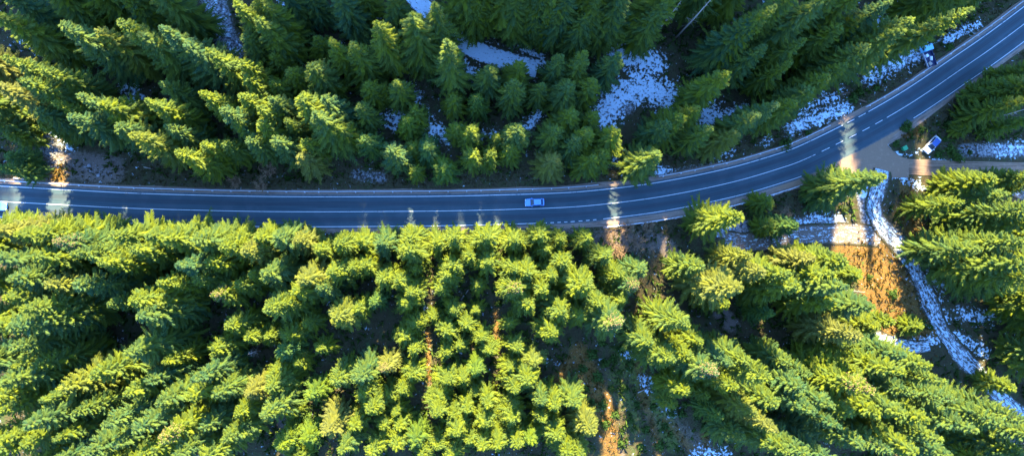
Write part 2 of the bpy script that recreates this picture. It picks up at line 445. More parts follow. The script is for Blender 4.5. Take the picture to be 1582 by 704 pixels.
def gravel_material(name, lo, hi, snow=0.0):
    t = NT(name, 0.92, 0.2)
    a = t.attr('across'); l = t.attr('along')
    u = t.new('ShaderNodeCombineXYZ'); t.link(t.math('MULTIPLY', a, 14.0), u.inputs[0]); t.link(t.math('MULTIPLY', l, 0.10), u.inputs[1])
    st = t.noise(1.0, 6, 0.65, u.outputs[0], 0.4); n = t.noise(0.8, 5, 0.7); f = t.noise(7, 4, 0.7)
    c = t.mix(f, lo, hi)
    c = t.mix(t.step(st, 0.45, 0.65), c, tuple(x*0.75 for x in lo))
    c = t.mix(t.math('MULTIPLY', t.step(n, 0.5, 0.75), 0.5), c, tuple(x*1.2 for x in hi))
    h = f
    if snow:
        m = t.math('ADD', t.math('MULTIPLY', st, 0.75), t.math('MULTIPLY', t.noise(1.5, 6, 0.75), 0.25))
        m = t.step(m, 0.5-snow*0.12, 0.56-snow*0.12)
        c = t.mix(m, c, (0.84, 0.85, 0.88)); h = t.math('ADD', f, m)
    t.color(c); t.bump(h, 0.6, 0.12); return t.m

M['asphalt'] = asphalt_material()
M['shoulder'] = gravel_material('shoulder_gravel', (0.18, 0.125, 0.09), (0.34, 0.25, 0.19))
M['side'] = gravel_material('dirt_road', (0.17, 0.105, 0.065), (0.36, 0.235, 0.150))
M['ruts'] = ground_material('snowy_ruts', 0.52)
M['ice'] = ground_material('icy_snow', 0.9)
M['ruts_gravel'] = ground_material('snowy_gravel', 0.32)
M['ruts_less'] = ground_material('muddy_ruts', 0.3)

LX = ROAD[:, 0]
south = 4.6+1.2*ss(LX, 15, 45)*(1-ss(LX, 95, 115))
obj('road_shoulder', ribbon('road_shoulder', ROAD, [5.0, 2.5, -2.5, -south], -0.012, M['shoulder'], wob=0.035, seed=3), kind='structure')
road = obj('road', ribbon('road', ROAD, [3.95, 2, 0, -2, -3.85], 0.02, M['asphalt']), kind='structure')
sw = 1.9+5.5*(1-ss(np.arange(len(SIDE))*1.2, 4, 15))
obj('side_road', ribbon('side_road', SIDE, [sw, sw*.5, 0*sw, -sw*.5, -sw], 0.0, M['side'], wob=0.05, seed=5), kind='structure')
jp = pts([(1190,294),(1245,270),(1290,245),(1340,218),(1405,180),(1412,184),(1380,210),(1370,224),(1375,237),(1404,246),(1404,274),(1350,275),(1300,275),(1250,287)])
obj('junction', mesh('junction', [(a_, b_, .009) for a_, b_ in jp], [tuple(range(len(jp)))[::-1]], M['side']), kind='structure')
obj('snowy_track', ribbon('snowy_track', TS, [2.3, 1.1, 0, -1.1, -2.3], 0.10, M['ruts'], terr, 0.3, 6), kind='structure')
obj('snowy_track', ribbon('snowy_track', TW[2:], [2.6, 1.2, -1.2, -2.6], 0.085, M['ruts_gravel'], terr, 0.2, 7), kind='structure')
obj('snowy_track', ribbon('snowy_track', TB[3:], [1.7, .7, -.7, -1.7], 0.075, M['ruts'], terr, 0.2, 8), kind='structure')
obj('muddy_track', ribbon('muddy_track', TE[4:], [1.4, .6, -.6, -1.4], 0.09, M['ruts_less'], terr, 0.12, 9), kind='structure')
obj('icy_stream', ribbon('icy_stream', TN, [2.7, 1.3, 0, -1.3, -2.7], 0.10, M['ice'], terr, 0.12, 10), kind='structure')
#obj('icy_stream', ribbon('icy_stream', TN2[3:-3], [2.3, 1, 0, -1, -2.3], 0.10, M['ruts'], terr, 0.2, 11), kind='structure')

# painted lines
def sub(P, x0, x1):
    s = (P[:, 0] >= x0) & (P[:, 0] <= x1); return P[s]
def off(P, o): return P+normals(P)*o
FINE = catmull(pts(ROAD_PX), 0.4)
def wx(px, py): return at(px, py)[0]
def line(name, P, w): obj(name, ribbon(name, P, [w/2, -w/2], 0.026, M['paint_line']), road)
def dashes(o, x0, x1, on, gap):
    P = sub(off(FINE, o), x0, x1); n = int(on/0.4); m = int((on+gap)/0.4); i = 0
    while i+2 < len(P):
        line('dash_line', P[i:min(i+n+1, len(P))], 0.15); i += m
E = 3.35
line('edge_line', sub(off(FINE, E), -1000, wx(1303, 195)), 0.16)
dashes(E, wx(1308, 193), wx(1338, 178), 2.2, 1.3)
line('edge_line', sub(off(FINE, E), wx(1341, 176), 1000), 0.16)
line('centre_line', sub(FINE, -1000, wx(1262, 237)), 0.13)
dashes(0, wx(1268, 235), wx(1366, 184), 2.2, 1.7)
line('centre_line', sub(FINE, wx(1370, 181), 1000), 0.13)
line('edge_line', sub(off(FINE, -E), -1000, wx(833, 343)), 0.16)
dashes(-E, wx(837, 343), wx(925, 338), 0.9, 1.0)
line('edge_line', sub(off(FINE, -E), wx(930, 337), wx(1240, 269)), 0.14)
line('edge_line', sub(off(FINE, -E), wx(1410, 180), 1000), 0.14)

# guard rails
def guardrail(label, P, post_step):
    c = P[len(P)//2]
    t = thing('guardrail', label, 'guardrail', (c[0], c[1], 0), group='guardrails along the road')
    N = normals(P); n = len(P)
    prof = [(-.06, .42), (.08, .48), (-.02, .58), (.08, .68), (-.06, .76), (-.14, .76), (-.06, .58), (-.14, .42)]
    V = []
    for i in range(n):
        for a, h in prof: V.append((P[i, 0]-c[0]+N[i, 0]*a, P[i, 1]-c[1]+N[i, 1]*a, h))
    k = len(prof); Fq = [(i*k+j, (i+1)*k+j, (i+1)*k+(j+1) % k, i*k+(j+1) % k) for i in range(n-1) for j in range(k)]
    obj('beam', mesh('beam', V, Fq, M['steel']), t)
    pv, pf = boxv(-.16, .12, -.09, .09, -.4, .80)
    pm = mesh('post', pv, pf, M['steel'])
    L = np.concatenate([[0], np.cumsum(np.linalg.norm(np.diff(P, axis=0), axis=1))])
    for s in np.arange(0.3, L[-1], post_step):
        i = int(np.searchsorted(L, s)); i = min(i, n-1)
        o = obj('post', pm, t); p = P[i]-N[i]*0.0
        o.location = (P[i, 0]-c[0]-N[i, 0]*.17*(1 if True else 0), P[i, 1]-c[1]-N[i, 1]*.17, 0)
        o.rotation_euler = (0, 0, math.atan2(N[i, 1], N[i, 0]))
R15 = catmull(pts(ROAD_PX), 1.0)
guardrail('long steel guardrail along the upper road edge, left half of photo', sub(off(R15, 4.55), wx(-90, 290), wx(930, 300)), 4.0)
guardrail('steel guardrail on the upper road edge below the parked truck', sub(off(R15, 4.7), wx(1335, 170), wx(1640, -20)), 4.0)
guardrail('short steel guardrail on the lower road edge right of bare brush', sub(off(R15, -5.3), wx(926, 349), wx(1240, 283)), 4.0)
guardrail('snow covered guardrail on the upper side of the bend', sub(off(R15, 4.7), wx(1010, 283), wx(1285, 195)), 4.0)

# ------------------------------------------------------------------ spruce trees
def spruce_mesh(seed, h, Rad, cb=0.08, spacing=0.76, pairs=10, mat='needles', full=0.8, droop=0.0):
    r = np.random.default_rng(seed)
    V, A, tips = [], [], []
    z = cb*h; az = r.uniform(0, 6.28)
    k = np.repeat(np.linspace(0.14, 0.96, pairs), 2); sd = np.tile([-1.0, 1.0], pairs); m = 2*pairs
    UP = np.array([0, 0, 1.0]); lobe = r.uniform(.05, .16); ph0 = r.uniform(0, 6.28)
    while z < h*0.985:
        t = (z-cb*h)/(h*(1-cb))
        rad = Rad*((1-t)**full)*(0.75+0.25*min(1, t/0.10))+0.14
        n = max(5, int(round(4.6+rad*1.35)))
        az += 1.1+r.uniform(0, .8)
        for b in range(n):
            th = az+2*math.pi*(b+r.uniform(-.3, .3))/n
            L = rad*r.uniform(0.58, 1.2)*(1+lobe*math.sin(2*th+ph0+z*.22)+lobe*.7*math.sin(3*th-z*.35+seed))
            z0 = z+r.uniform(-.35, .35)*spacing
            a0 = 0.80*t-0.30-droop+r.uniform(-.12, .12); c0 = 0.24*(1-t)*r.uniform(.6, 1.3)
            e = np.array([math.cos(th), math.sin(th), 0]); s = np.array([-math.sin(th), math.cos(th), 0])
            bend = r.uniform(-.15, .15)
            def P(q):
                q = np.asarray(q, float).reshape(-1, 1)
                return e*(L*q)+s*(L*bend*q*q)+UP*(z0+L*(a0*q+c0*q*q))
            bv = r.uniform(0, 1)
            hwid = (0.085+0.034*L)*r.uniform(.8, 1.2)
            kk = np.array([0.02, 0.35, 0.7, 1.06]); pr = np.array([.5, 1.0, .85, .0])
            c = P(kk); roof = UP*(-0.55)*hwid
            lf = c+s*(hwid*pr)[:, None]+roof*pr[:, None]; rt = c-s*(hwid*pr)[:, None]+roof*pr[:, None]
            V.append(np.stack([c[:-1], c[1:], lf[1:], lf[:-1]], 1)); V.append(np.stack([c[1:], c[:-1], rt[:-1], rt[1:]], 1)); A.append(np.full(24, bv))
            base = P(k)
            ln = ((0.20*L**0.8)*(1-k)**0.5+0.20+0.025*L)*r.uniform(.65, 1.4, m)
            d = e*0.84+s*(sd*0.52)[:, None]+UP*(r.uniform(-.50, -.05, m)+0.2*t)[:, None]
            d /= np.linalg.norm(d, axis=1)[:, None]
            wv = np.cross(d, UP); wv /= np.linalg.norm(wv, axis=1)[:, None]+1e-6
            ro = (r.uniform(-.3, .3, m)+sd*.35)[:, None]; wv = wv*np.cos(ro)+UP*np.sin(ro)
            wd = (ln*0.13+0.022)[:, None]; base = base+s*(sd*hwid*.55*(1-k))[:, None]; mid = base+d*(ln*.45)[:, None]
            V.append(np.stack([base, mid+wv*wd, base+d*ln[:, None], mid-wv*wd], 1))
            A.append(np.repeat(np.clip(bv+r.uniform(-.2, .2, m), 0, 1), 4))
            if t > 0.72: tips.append(P(r.uniform(.6, 1.0))[0])
        z += spacing*(1-0.35*t)*r.uniform(.85, 1.15)
    for j in range(5):
        th = 2*math.pi*j/5; e = np.array([math.cos(th), math.sin(th), 0]); s = np.array([-math.sin(th), math.cos(th), 0])
        b0 = UP*h*0.97; tp = UP*h+e*0.10; mm = b0*.45+tp*.55+e*.05
        V.append(np.stack([b0, mm+s*.07, tp, mm-s*.07])[None]); A.append(np.full(4, .6))
    V = np.concatenate([q.reshape(-1, 4, 3) for q in V]).reshape(-1, 3); A = np.concatenate(A)
    crown = mesh('crown', V, np.arange(len(V)).reshape(-1, 4), M[mat], False, {'var': ('FLOAT', A)})
    tv, tf = tube([(0, 0, -.6), (0, 0, h*.3), (0, 0, h*.7), (0, 0, h*.985)], [h*.0125, h*.009, h*.005, .02], 7)
    trunk = mesh('trunk', tv, tf, M['bark'], True)
    CV, CF = [], []
    for p in tips:
        for _ in range(7):
            c = np.array(p)+r.uniform(-.3, .3, 3); l = r.uniform(.2, .34); w = .06; o = len(CV)
            CV += [c, c+(w, 0, -l*.4), c+(0, w, -l*.4), c+(-w, 0, -l*.4), c+(0, -w, -l*.4), c+(0, 0, -l)]
            CF += [(o, o+1, o+2), (o, o+2, o+3), (o, o+3, o+4), (o, o+4, o+1), (o+5, o+2, o+1), (o+5, o+3, o+2), (o+5, o+4, o+3), (o+5, o+1, o+4)]
    cones = mesh('cones', np.array(CV), np.array(CF), M['cone'])
    return dict(h=h, R=Rad, crown=crown, trunk=trunk, cones=cones)

BIG = [spruce_mesh(11, 31, 4.1), spruce_mesh(12, 31, 4.3, full=.70), spruce_mesh(13, 31, 3.9, full=.95), spruce_mesh(14, 31, 4.2, droop=.14), spruce_mesh(15, 31, 4.0, full=.82, spacing=.95), spruce_mesh(16, 31, 4.4, full=.74, droop=.08)]
MID = [spruce_mesh(21, 21, 3.5, spacing=.58), spruce_mesh(22, 21, 3.6, full=.66, spacing=.58), spruce_mesh(23, 21, 3.4, full=.95, spacing=.62), spruce_mesh(24, 21, 3.5, full=.8, spacing=.75, droop=.12)]
SML = [spruce_mesh(31, 12, 2.5, 0.05, .48, 7, 'needles_young'), spruce_mesh(32, 12, 2.6, .05, .5, 7, 'needles_young', .64), spruce_mesh(33, 12, 2.4, .05, .5, 7, 'needles_young', .98),
       spruce_mesh(34, 12, 2.5, .05, .6, 7, 'needles_young', .8, .15), spruce_mesh(35, 12, 2.6, .05, .55, 7, 'needles_young', .72, -.08)]

# photo-frame tip positions, height in metres, optional c = cone-bearing tip
TREES = {
'in the dark top left corner': "-30 20 28, -20 -20 28, 40 -45 30 r, 60 -20 26, 100 -50 30 r, 155 -40 30, 185 -8 24 r, 215 -35 30",
'in the sunlit row left of the grey scree': "93 38 29, 150 48 24, 180 30 30, 215 52 26, 246 41 30, 285 66 26, 318 76 27, 372 96 22",
'in the second sunlit row at the left photo edge': "-75 120 28 r, -70 60 28, -30 175 20, -25 130 28, 2 87 30, 28 122 27, 54 170 20, 60 105 25, 78 157 22 r, 118 147 27, 155 160 22",
'on the shaded slope beside the brown bank': "-12 265 10, 2 205 11 r, 4 240 11, 60 190 12 r, 103 178 25",
'above the left stretch of road': "180 195 20, 200 207 25, 224 154 26, 247 128 20, 255 195 20, 272 235 23, 308 142 25, 311 222 18 r, 340 168 25, 345 222 16",
'between scree and tan bush': "360 185 20 r, 372 147 22 r, 378 119 20 r, 385 215 18, 400 165 22 r, 400 190 20 r",
'just right of the grey scree': "362 2 26 r, 378 55 18, 388 -12 26 r, 397 28 24, 408 45 20 r, 410 8 22, 420 85 14 r",
'at the top edge around the small snow patches': "435 -20 20, 474 -12 16, 488 58 12 r, 520 -18 25, 545 -35 22 r, 604 -14 25",
'in the sunlit cluster left of the snowy stream': "418 127 16 r, 447 110 16, 480 102 20, 510 60 24, 545 68 23, 567 130 13 r, 582 34 29, 592 133 12 r",
'in the big sunlit clump above the road centre-left': "415 150 22, 424 216 20, 440 185 18, 462 150 26 r, 462 241 16, 467 217 14 r, 485 175 27, 499 150 23, 520 195 18 r, 553 163 17, 562 213 13",
'of the pointed spruces beside the snowy stream': "611 125 14, 637 22 29, 671 5 29, 690 62 30",
'between the stream and the road, centre': "640 170 9 r, 700 150 9 r, 737 150 10, 755 104 19, 796 126 20, 803 98 18 r",
'in the row just above the road, centre': "603 231 17, 628 185 11, 636 226 9 r, 640 262 8 r, 657 225 13, 685 258 10, 705 196 13 r, 726 198 13 r, 729 237 14 r, 758 237 9 r, 770 211 10 r, 790 226 15 r, 799 198 20",
'in the dark stand at the top centre': "715 -55 31, 735 -20 24 r, 750 -62 33 r, 788 -58 33 r, 800 -15 26, 830 -62 34 r, 866 -50 34 r",
'in the dark stand above the blue snow': "840 -18 27, 850 14 20 r, 880 -10 28, 900 -60 35 r, 905 25 22, 925 -5 28, 938 -52 35 r, 965 -10 28, 985 -45 35, 1000 0 28",
'around the sunlit tips above the moving blue car': "838 130 16, 868 86 21, 880 130 18, 905 80 25, 918 123 20, 980 83 23",
'in the lower cluster right above the blue car': "856 246 15, 860 200 14, 885 175 16 r, 893 214 17, 910 202 19 r, 919 243 15 r, 920 177 15 r, 935 235 14 r, 955 203 20, 989 237 23",
'on the shaded slope above the road bend': "1015 225 10 r, 1035 190 20, 1055 180 19 r, 1080 168 19 r, 1102 197 22, 1128 112 28, 1140 205 18, 1176 176 25, 1205 160 25, 1230 158 20 r",
'in the dark top right stand': "1030 -48 35 r, 1085 -75 30, 1132 -70 30, 1185 -60 30, 1168 30 28, 1185 70 24, 1200 8 35, 1236 -14 35",
'in the lit top right row beside the snow gaps': "1225 95 22, 1245 60 26, 1272 -2 34, 1300 40 24, 1308 -20 33, 1335 25 24 r, 1345 -22 32, 1378 0 30",
'in the long row pointing at the parked truck': "1255 138 20, 1282 118 22, 1312 98 24, 1345 70 27, 1395 45 30, 1432 30 31, 1483 12 34",
'in the top right corner beyond the road': "1530 -60 30, 1560 -45 28 r, 1560 168 8 r, 1575 118 12 r, 1590 185 12, 1602 150 22, 1605 -70 30 r, 1610 90 16 r, 1620 120 22, 1640 135 24 r",
'right of the side road and the white car': "1475 283 10 r, 1490 312 18, 1500 196 5 r, 1525 276 18, 1560 300 20, 1592 322 28, 1600 270 16, 1610 340 26, 1640 275 18 r",
'in the shaded stand at the right edge': "1518 385 22, 1560 395 20 r, 1568 600 9 r, 1572 447 18, 1578 422 19, 1690 625 12, 1700 505 24, 1605 372 30, 1605 408 30, 1690 560 24, 1665 480 22, 1640 430 32 r, 1760 640 24, 1670 350 28 r, 1670 400 30 r, 1710 585 24 r, 1690 460 26 r, 1720 520 24 r",
'along the lower side of the road bend': "1146 333 28, 1190 308 9 r, 1195 348 9 r, 1232 347 14, 1300 300 14, 1368 272 27",
'left of the orange grass slope': "1260 400 20, 1290 425 24 r, 1290 470 22, 1307 404 23 r, 1312 443 29, 1326 424 8 r, 1332 520 26, 1350 474 25, 1360 505 16, 1382 498 10 r, 1425 505 6 r",
'in the sunlit row right of the bare brush': "1064 502 27, 1085 412 20, 1125 470 13 r, 1146 446 31, 1163 396 22, 1180 420 24, 1195 485 14, 1205 455 18 r, 1222 424 27, 1235 442 26 r",
'below the road under the blue car': "805 372 12 r, 815 420 15 r, 836 360 12 r, 840 447 12 r, 845 385 12 r, 856 426 14 r, 868 368 13 r, 874 405 14 r, 910 368 13 r, 941 395 17",
'left of the bare brush and muddy gully': "856 516 16, 870 482 17, 899 490 15 r, 906 441 21, 930 470 18, 957 501 25 c, 960 425 15 r, 965 465 16 r, 984 441 21 c, 997 417 18",
'along the lower road edge, centre': "633 357 15 r, 640 385 17 c r, 665 375 12 r, 700 366 14 r, 700 410 14 c r, 744 370 13 r, 760 366 14 r, 760 405 13 r, 776 445 17 c, 785 370 12 r, 795 415 14 r",
'in the centre around the shadowed gap': "615 435 12 r, 625 468 11 r, 637 452 15 r, 650 415 11 r, 680 445 13 r, 690 425 11 r, 725 395 10 r, 740 440 9 r",
'along the lower road edge, centre left': "395 362 18 r, 406 422 21, 425 363 20, 455 371 17, 490 385 12 r, 520 376 17 r, 555 372 12 r, 587 375 15",
'in the long lit clump left of centre': "410 477 23, 435 470 18 r, 455 450 19 r, 465 432 21, 490 445 16, 510 420 19 r, 518 491 19, 540 414 16 r, 548 478 14 r, 560 410 15, 575 467 12, 590 431 13 r",
'in the lit mass below the left road stretch': "200 465 25 r, 211 489 25, 225 355 25, 240 470 20, 245 437 21 r, 250 367 27, 270 440 18 r, 272 410 25, 300 370 25, 300 430 18, 320 405 20, 328 455 19 c, 340 381 24 r, 350 360 18 r, 365 440 16 r, 375 386 21, 385 425 16 r",
'in the lit mass at the left photo edge': "-80 500 28 r, -75 440 28, -70 380 28 r, -60 350 26 r, -20 505 28 r, -10 345 26, -10 400 28, 5 460 26, 12 430 28, 12 506 30, 22 362 27 r, 32 477 28, 50 396 27, 55 346 26, 60 492 24, 70 440 24, 82 373 28 c, 90 350 22 r, 110 391 28, 115 440 24, 150 405 24, 150 440 20, 165 470 20, 170 362 26, 200 385 24",
'in the bottom left corner': "-85 640 30 r, -80 570 30, -80 710 30 r, -20 700 30 r, -18 640 30, -15 615 28 r, -5 592 30, 5 680 28 r, 12 537 27, 18 566 26 r, 20 730 30 r, 30 690 28, 35 658 30, 50 566 24, 60 620 26, 70 720 28, 80 681 25, 95 600 24, 110 640 24, 130 740 30 r, 140 580 24",
'in the sunlit rows of the lower left forest': "130 702 28, 158 658 28, 170 735 30 r, 175 690 26, 190 610 24, 196 545 25, 205 666 28, 210 710 28, 225 590 20, 240 625 24, 246 680 28 c, 250 560 18, 265 708 26, 290 615 23 r, 295 588 25, 300 720 24, 313 661 20, 330 610 20, 343 681 21, 362 641 18 r, 380 610 16",
'beside the dark gap of the lower forest': "440 520 10 r, 470 500 9 r, 455 562 11 r, 380 522 12 r, 350 505 13 r, 410 520 9 r, 490 540 9 r, 330 540 12 r, 425 575 10 r, 445 640 9 r, 404 645 21, 415 600 16, 430 692 11, 432 545 13, 450 715 12 r, 470 680 13, 480 610 13, 504 668 17, 517 590 17, 525 700 14, 545 660 12 r, 553 586 17, 560 610 13 r, 570 635 13 r, 591 571 15 c",
'in the young stand left of the lit strip': "575 700 12 r, 590 660 11 r, 600 610 9 r, 610 640 11 r, 610 692 12 r, 615 662 11 r, 620 605 10 r, 625 520 9 r, 635 580 10 r, 640 500 9 r, 640 682 12, 645 542 9 r, 650 702 12 r",
'in the young stand around the lit strip': "660 640 15, 676 692 11 r, 680 615 10 r, 690 590 13 r, 700 642 12 r, 700 705 12 r, 705 671 12 r, 715 586 10 r, 722 635 12 r, 726 682 12 r, 735 574 12, 735 610 11 r, 746 692 12 r, 750 655 11 r, 755 626 12 r",
'in the shaded hollow below the lower road edge': "670 490 8 r, 690 512 9 r, 690 545 9 r, 700 480 8 r, 710 535 8 r, 720 502 9 r, 735 480 8 r, 745 522 9 r, 760 542 9 r, 780 500 9 r, 790 570 10 r, 800 540 11 r, 815 470 10 r",
'in the young stand left of the ochre clearing': "770 692 12 r, 775 630 11 r, 790 605 13 r, 792 649 13 r, 800 690 12 r, 815 590 13 r, 820 682 14, 825 560 12, 840 622 14, 840 650 13 r, 860 630 14 r, 862 676 15 r, 880 702 15 r, 890 625 15, 900 705 16 r, 915 668 18",
'in the tall sunlit row below the muddy gully': "1006 530 18, 1040 556 22, 1040 625 9 r, 1062 605 13, 1065 550 18 r, 1085 530 18 r, 1095 612 13 r, 1108 577 26 c, 1115 645 13, 1132 562 25, 1140 600 22 r, 1150 680 18, 1160 560 24, 1170 641 22, 1190 586 30, 1202 666 26",
'in the tall sunlit rows at the lower right': "1200 625 22, 1220 560 18, 1220 700 24, 1240 600 24, 1252 706 28, 1255 580 20, 1262 636 28, 1290 590 22 r, 1290 628 28, 1300 660 26, 1300 720 28, 1320 640 26 r, 1330 575 24, 1338 690 28, 1350 604 32 c, 1360 640 28, 1382 700 30, 1400 576 30, 1402 641 32",
'in the bottom right corner below the snowy track': "1400 550 26, 1420 610 28, 1420 700 30, 1437 651 30 r, 1440 566 28, 1456 681 30, 1462 591 28, 1472 706 30, 1480 620 26, 1511 666 30, 1540 720 20, 1550 655 28, 1580 700 24, 1590 652 30, 1610 720 28, 1620 680 30",
}
ORD = ['leftmost', 'second', 'third', 'fourth', 'fifth', 'sixth', 'seventh', 'eighth', 'ninth', 'tenth', 'eleventh', 'twelfth', 'thirteenth',
       'fourteenth', 'fifteenth', 'sixteenth', 'seventeenth', 'eighteenth', 'nineteenth', 'twentieth', 'twenty-first', 'twenty-second', 'twenty-third', 'twenty-fourth', 'twenty-fifth', 'twenty-sixth', 'twenty-seventh', 'twenty-eighth']
NTREE = 0; REST = []
SOUTH_LANES = [(at(662, 560)[0], 0.35), (at(771, 510)[0], 0.35)]
LANES = [(at(38, 315)[0], 0.5), (at(90, 310)[0], 1.5), (at(950, 310)[0], 0.5), (at(1308, 210)[0], 1.0), (at(1425, 250)[0], 0.2)]   # gaps the sun shines through
for phrase, s in TREES.items():
    rows = []
    for e in s.split(','):
        p = e.split(); rows.append((float(p[0]), float(p[1]), float(p[2]), 'c' in p, 'r' in p))
    rows.sort(key=lambda q_: (q_[4], q_))
    count = sum(not q_[4] for q_ in rows)
    for i, (px, py, h, cone, rest) in enumerate(rows):
        if h < 15: h *= random.uniform(.8, 1.3)
        z = h
        for _ in range(2):
            x, y = at(px, py, z); z = tz(x, y)+h
        d_road = float(dist(x, y, ROAD)[0])
        if d_road < 6.2:      # keep trunks off the carriageway: shorten until the base stands on the verge
            k = int(np.argmin(np.hypot(ROAD[:, 0]-x, ROAD[:, 1]-y))); n = np.array([x, y])-ROAD[k]
            n = n/(np.linalg.norm(n)+1e-6); x, y = ROAD[k]+n*6.3
        for xg, wg in LANES:
            rr = (1.85+0.098*h)*.80+wg
            if abs(x-xg) < rr and y > 6 and h > 8: x = xg+math.copysign(rr, x-xg)
        for xg, wg in SOUTH_LANES:
            rr = (1.85+0.098*h)*.72+wg
            if abs(x-xg) < rr and -34 < y < 6 and h > 7: x = xg+math.copysign(rr, x-xg)
        pool = BIG if h >= 25 else (MID if h >= 15 else SML)
        v = random.choice(pool)
        size = 'tall' if h >= 25 else ('mid-sized' if h >= 15 else 'small')
        who = (ORD[i] if i == 0 else ORD[i]+' from the left') if i < count-1 or i == 0 else 'rightmost'
        sh = h/v['h']; sr = (2.15+0.094*h)*random.uniform(.86, 1.2)/v['R']
        if rest:
            REST.append((v['crown'], x, y, tz(x, y)-.05, random.uniform(0, 6.28), sr, sh)); NTREE += 1; continue
        lab = f"{size} spruce, {who} {phrase}" if not cone else f"{size} tan-tipped spruce, {who} {phrase}"
        t = thing('spruce_tree', lab, 'tree', (x, y, tz(x, y)-0.05), random.uniform(0, 6.28), 'spruces '+phrase)
        t.scale = (sr, sr*random.uniform(.94, 1.06), sh)
        obj('trunk', v['trunk'], t); obj('crown', v['crown'], t)
        if cone: obj('cones', v['cones'], t, kind='stuff')
        NTREE += 1
print('TREES', NTREE)

# trees that cannot be told apart: the crowns behind and between, and an unseen forest added beyond the top of the frame to shade the valley
def forest(name, label, spots):
    VV, FF, AA, o = [], [], [], 0
    for me, x, y, z, a, sr, sh in spots:
        n = len(me.vertices)
        co = np.empty(n*3, np.float32); me.vertices.foreach_get('co', co); co = co.reshape(-1, 3)
        c, s_ = math.cos(a)*sr, math.sin(a)*sr
        VV.append(np.stack([co[:, 0]*c-co[:, 1]*s_+x, co[:, 0]*s_+co[:, 1]*c+y, co[:, 2]*sh+z], 1))
        li = np.empty(len(me.loops), np.int32); me.loops.foreach_get('vertex_index', li); FF.append(li.reshape(-1, 4)+o); o += n
        av = np.empty(n, np.float32); me.attributes['var'].data.foreach_get('value', av); AA.append(av)
    me = mesh(name, np.concatenate(VV), np.concatenate(FF), M['needles'], False, {'var': ('FLOAT', np.concatenate(AA))})
    obj(name, me, kind='stuff', label=label, category='forest')
forest('spruce_thicket', 'spruce crowns crowded between and behind the larger trees', REST)
spots = []
LOW = [spruce_mesh(90+k, 30, 4.6, .06, 1.3, 3)['crown'] for k in range(2)]
rf = random.Random(5)
for yy in np.arange(80, 128, 6.0):
    for xx in np.arange(-135, 150, 5.5):
        x = xx+rf.uniform(-2.5, 2.5); y = yy+rf.uniform(-2.5, 2.5)
        if any(abs(x-g_) < w_+2.3 for g_, w_ in LANES): continue
        spots.append((LOW[rf.randrange(2)], x, y, tz(x, y), rf.uniform(0, 6.28), 1.0, rf.uniform(23, 32)/30))
for k_ in range(5): spots.append((LOW[k_ % 2], at(590, 310)[0]+(-1.5, 1.5, 0, -4, 3.5)[k_], 84+7*k_, tz(at(590, 310)[0], 84+7*k_), k_, 1.0, 1.05))  # extra unseen trees added to close a stray sun gap
forest('unseen_shade_forest', 'unseen spruce forest added beyond the upper edge to shade the road', spots)

# ------------------------------------------------------------------ bare bushes, shrubs, dead trunks, logs
def bare_bush(px, py, h, rad, label, seed):
    x, y = at(px, py, h*.6); r = random.Random(seed)
    t = thing('bare_bush', label, 'bush', (x, y, tz(x, y)), group='leafless brown bushes')
    parts = []
    for k in range(26):
        a = r.uniform(0, 6.28); s = rad*r.uniform(.3, 1)
        p0 = Vector((r.uniform(-.3, .3)*rad, r.uniform(-.3, .3)*rad, 0)); p1 = Vector((math.cos(a)*s*.5, math.sin(a)*s*.5, h*r.uniform(.4, .6)))+p0*.5
        p2 = Vector((math.cos(a)*s, math.sin(a)*s, h*r.uniform(.7, 1)))
        parts.append(tube([p0, p1, p2], [.05, .035, .012], 4, False))
        for j in range(9):
            q = p1.lerp(p2, r.uniform(0, 1)); e = q+Vector((r.uniform(-1, 1), r.uniform(-1, 1), r.uniform(.0, .9)))*rad*.3
            m = (q+e)/2+Vector((r.uniform(-1, 1), r.uniform(-1, 1), .2))*.12
            parts.append(tube([q, m, e], [.03, .024, .01], 3, False))
    v, f = join(*parts); obj('stems', mesh('stems', v, f, M['twig']), t)
for i, (px, py, h, rad) in enumerate([(940,362,3.5,2.6),(968,352,3.2,2.4),(985,372,4,2.8),(955,385,3.4,2.6),(1002,350,3,2.0),(412,262,6,2.4),(402,285,4,2.0),(1212,332,3,2.2),(362,280,3.5,1.8)]):
    bare_bush(px, py, h, rad, ['leafless brown bush nearest the muddy shoulder below the guardrail end','leafless brown bush directly below the short guardrail, upper of the clump',
      'largest leafless bush on the right of the brown clump','leafless brown bush at the bottom of the brown clump','small leafless bush at the right end of the brown clump',
      'tall tan leafless bush between the spruces above the road','smaller tan leafless bush touching the upper guardrail','leafless bush below the road bend left of the snow bank',
      'small greyish leafless bush above the guardrail left of the tan one'][i], 50+i)

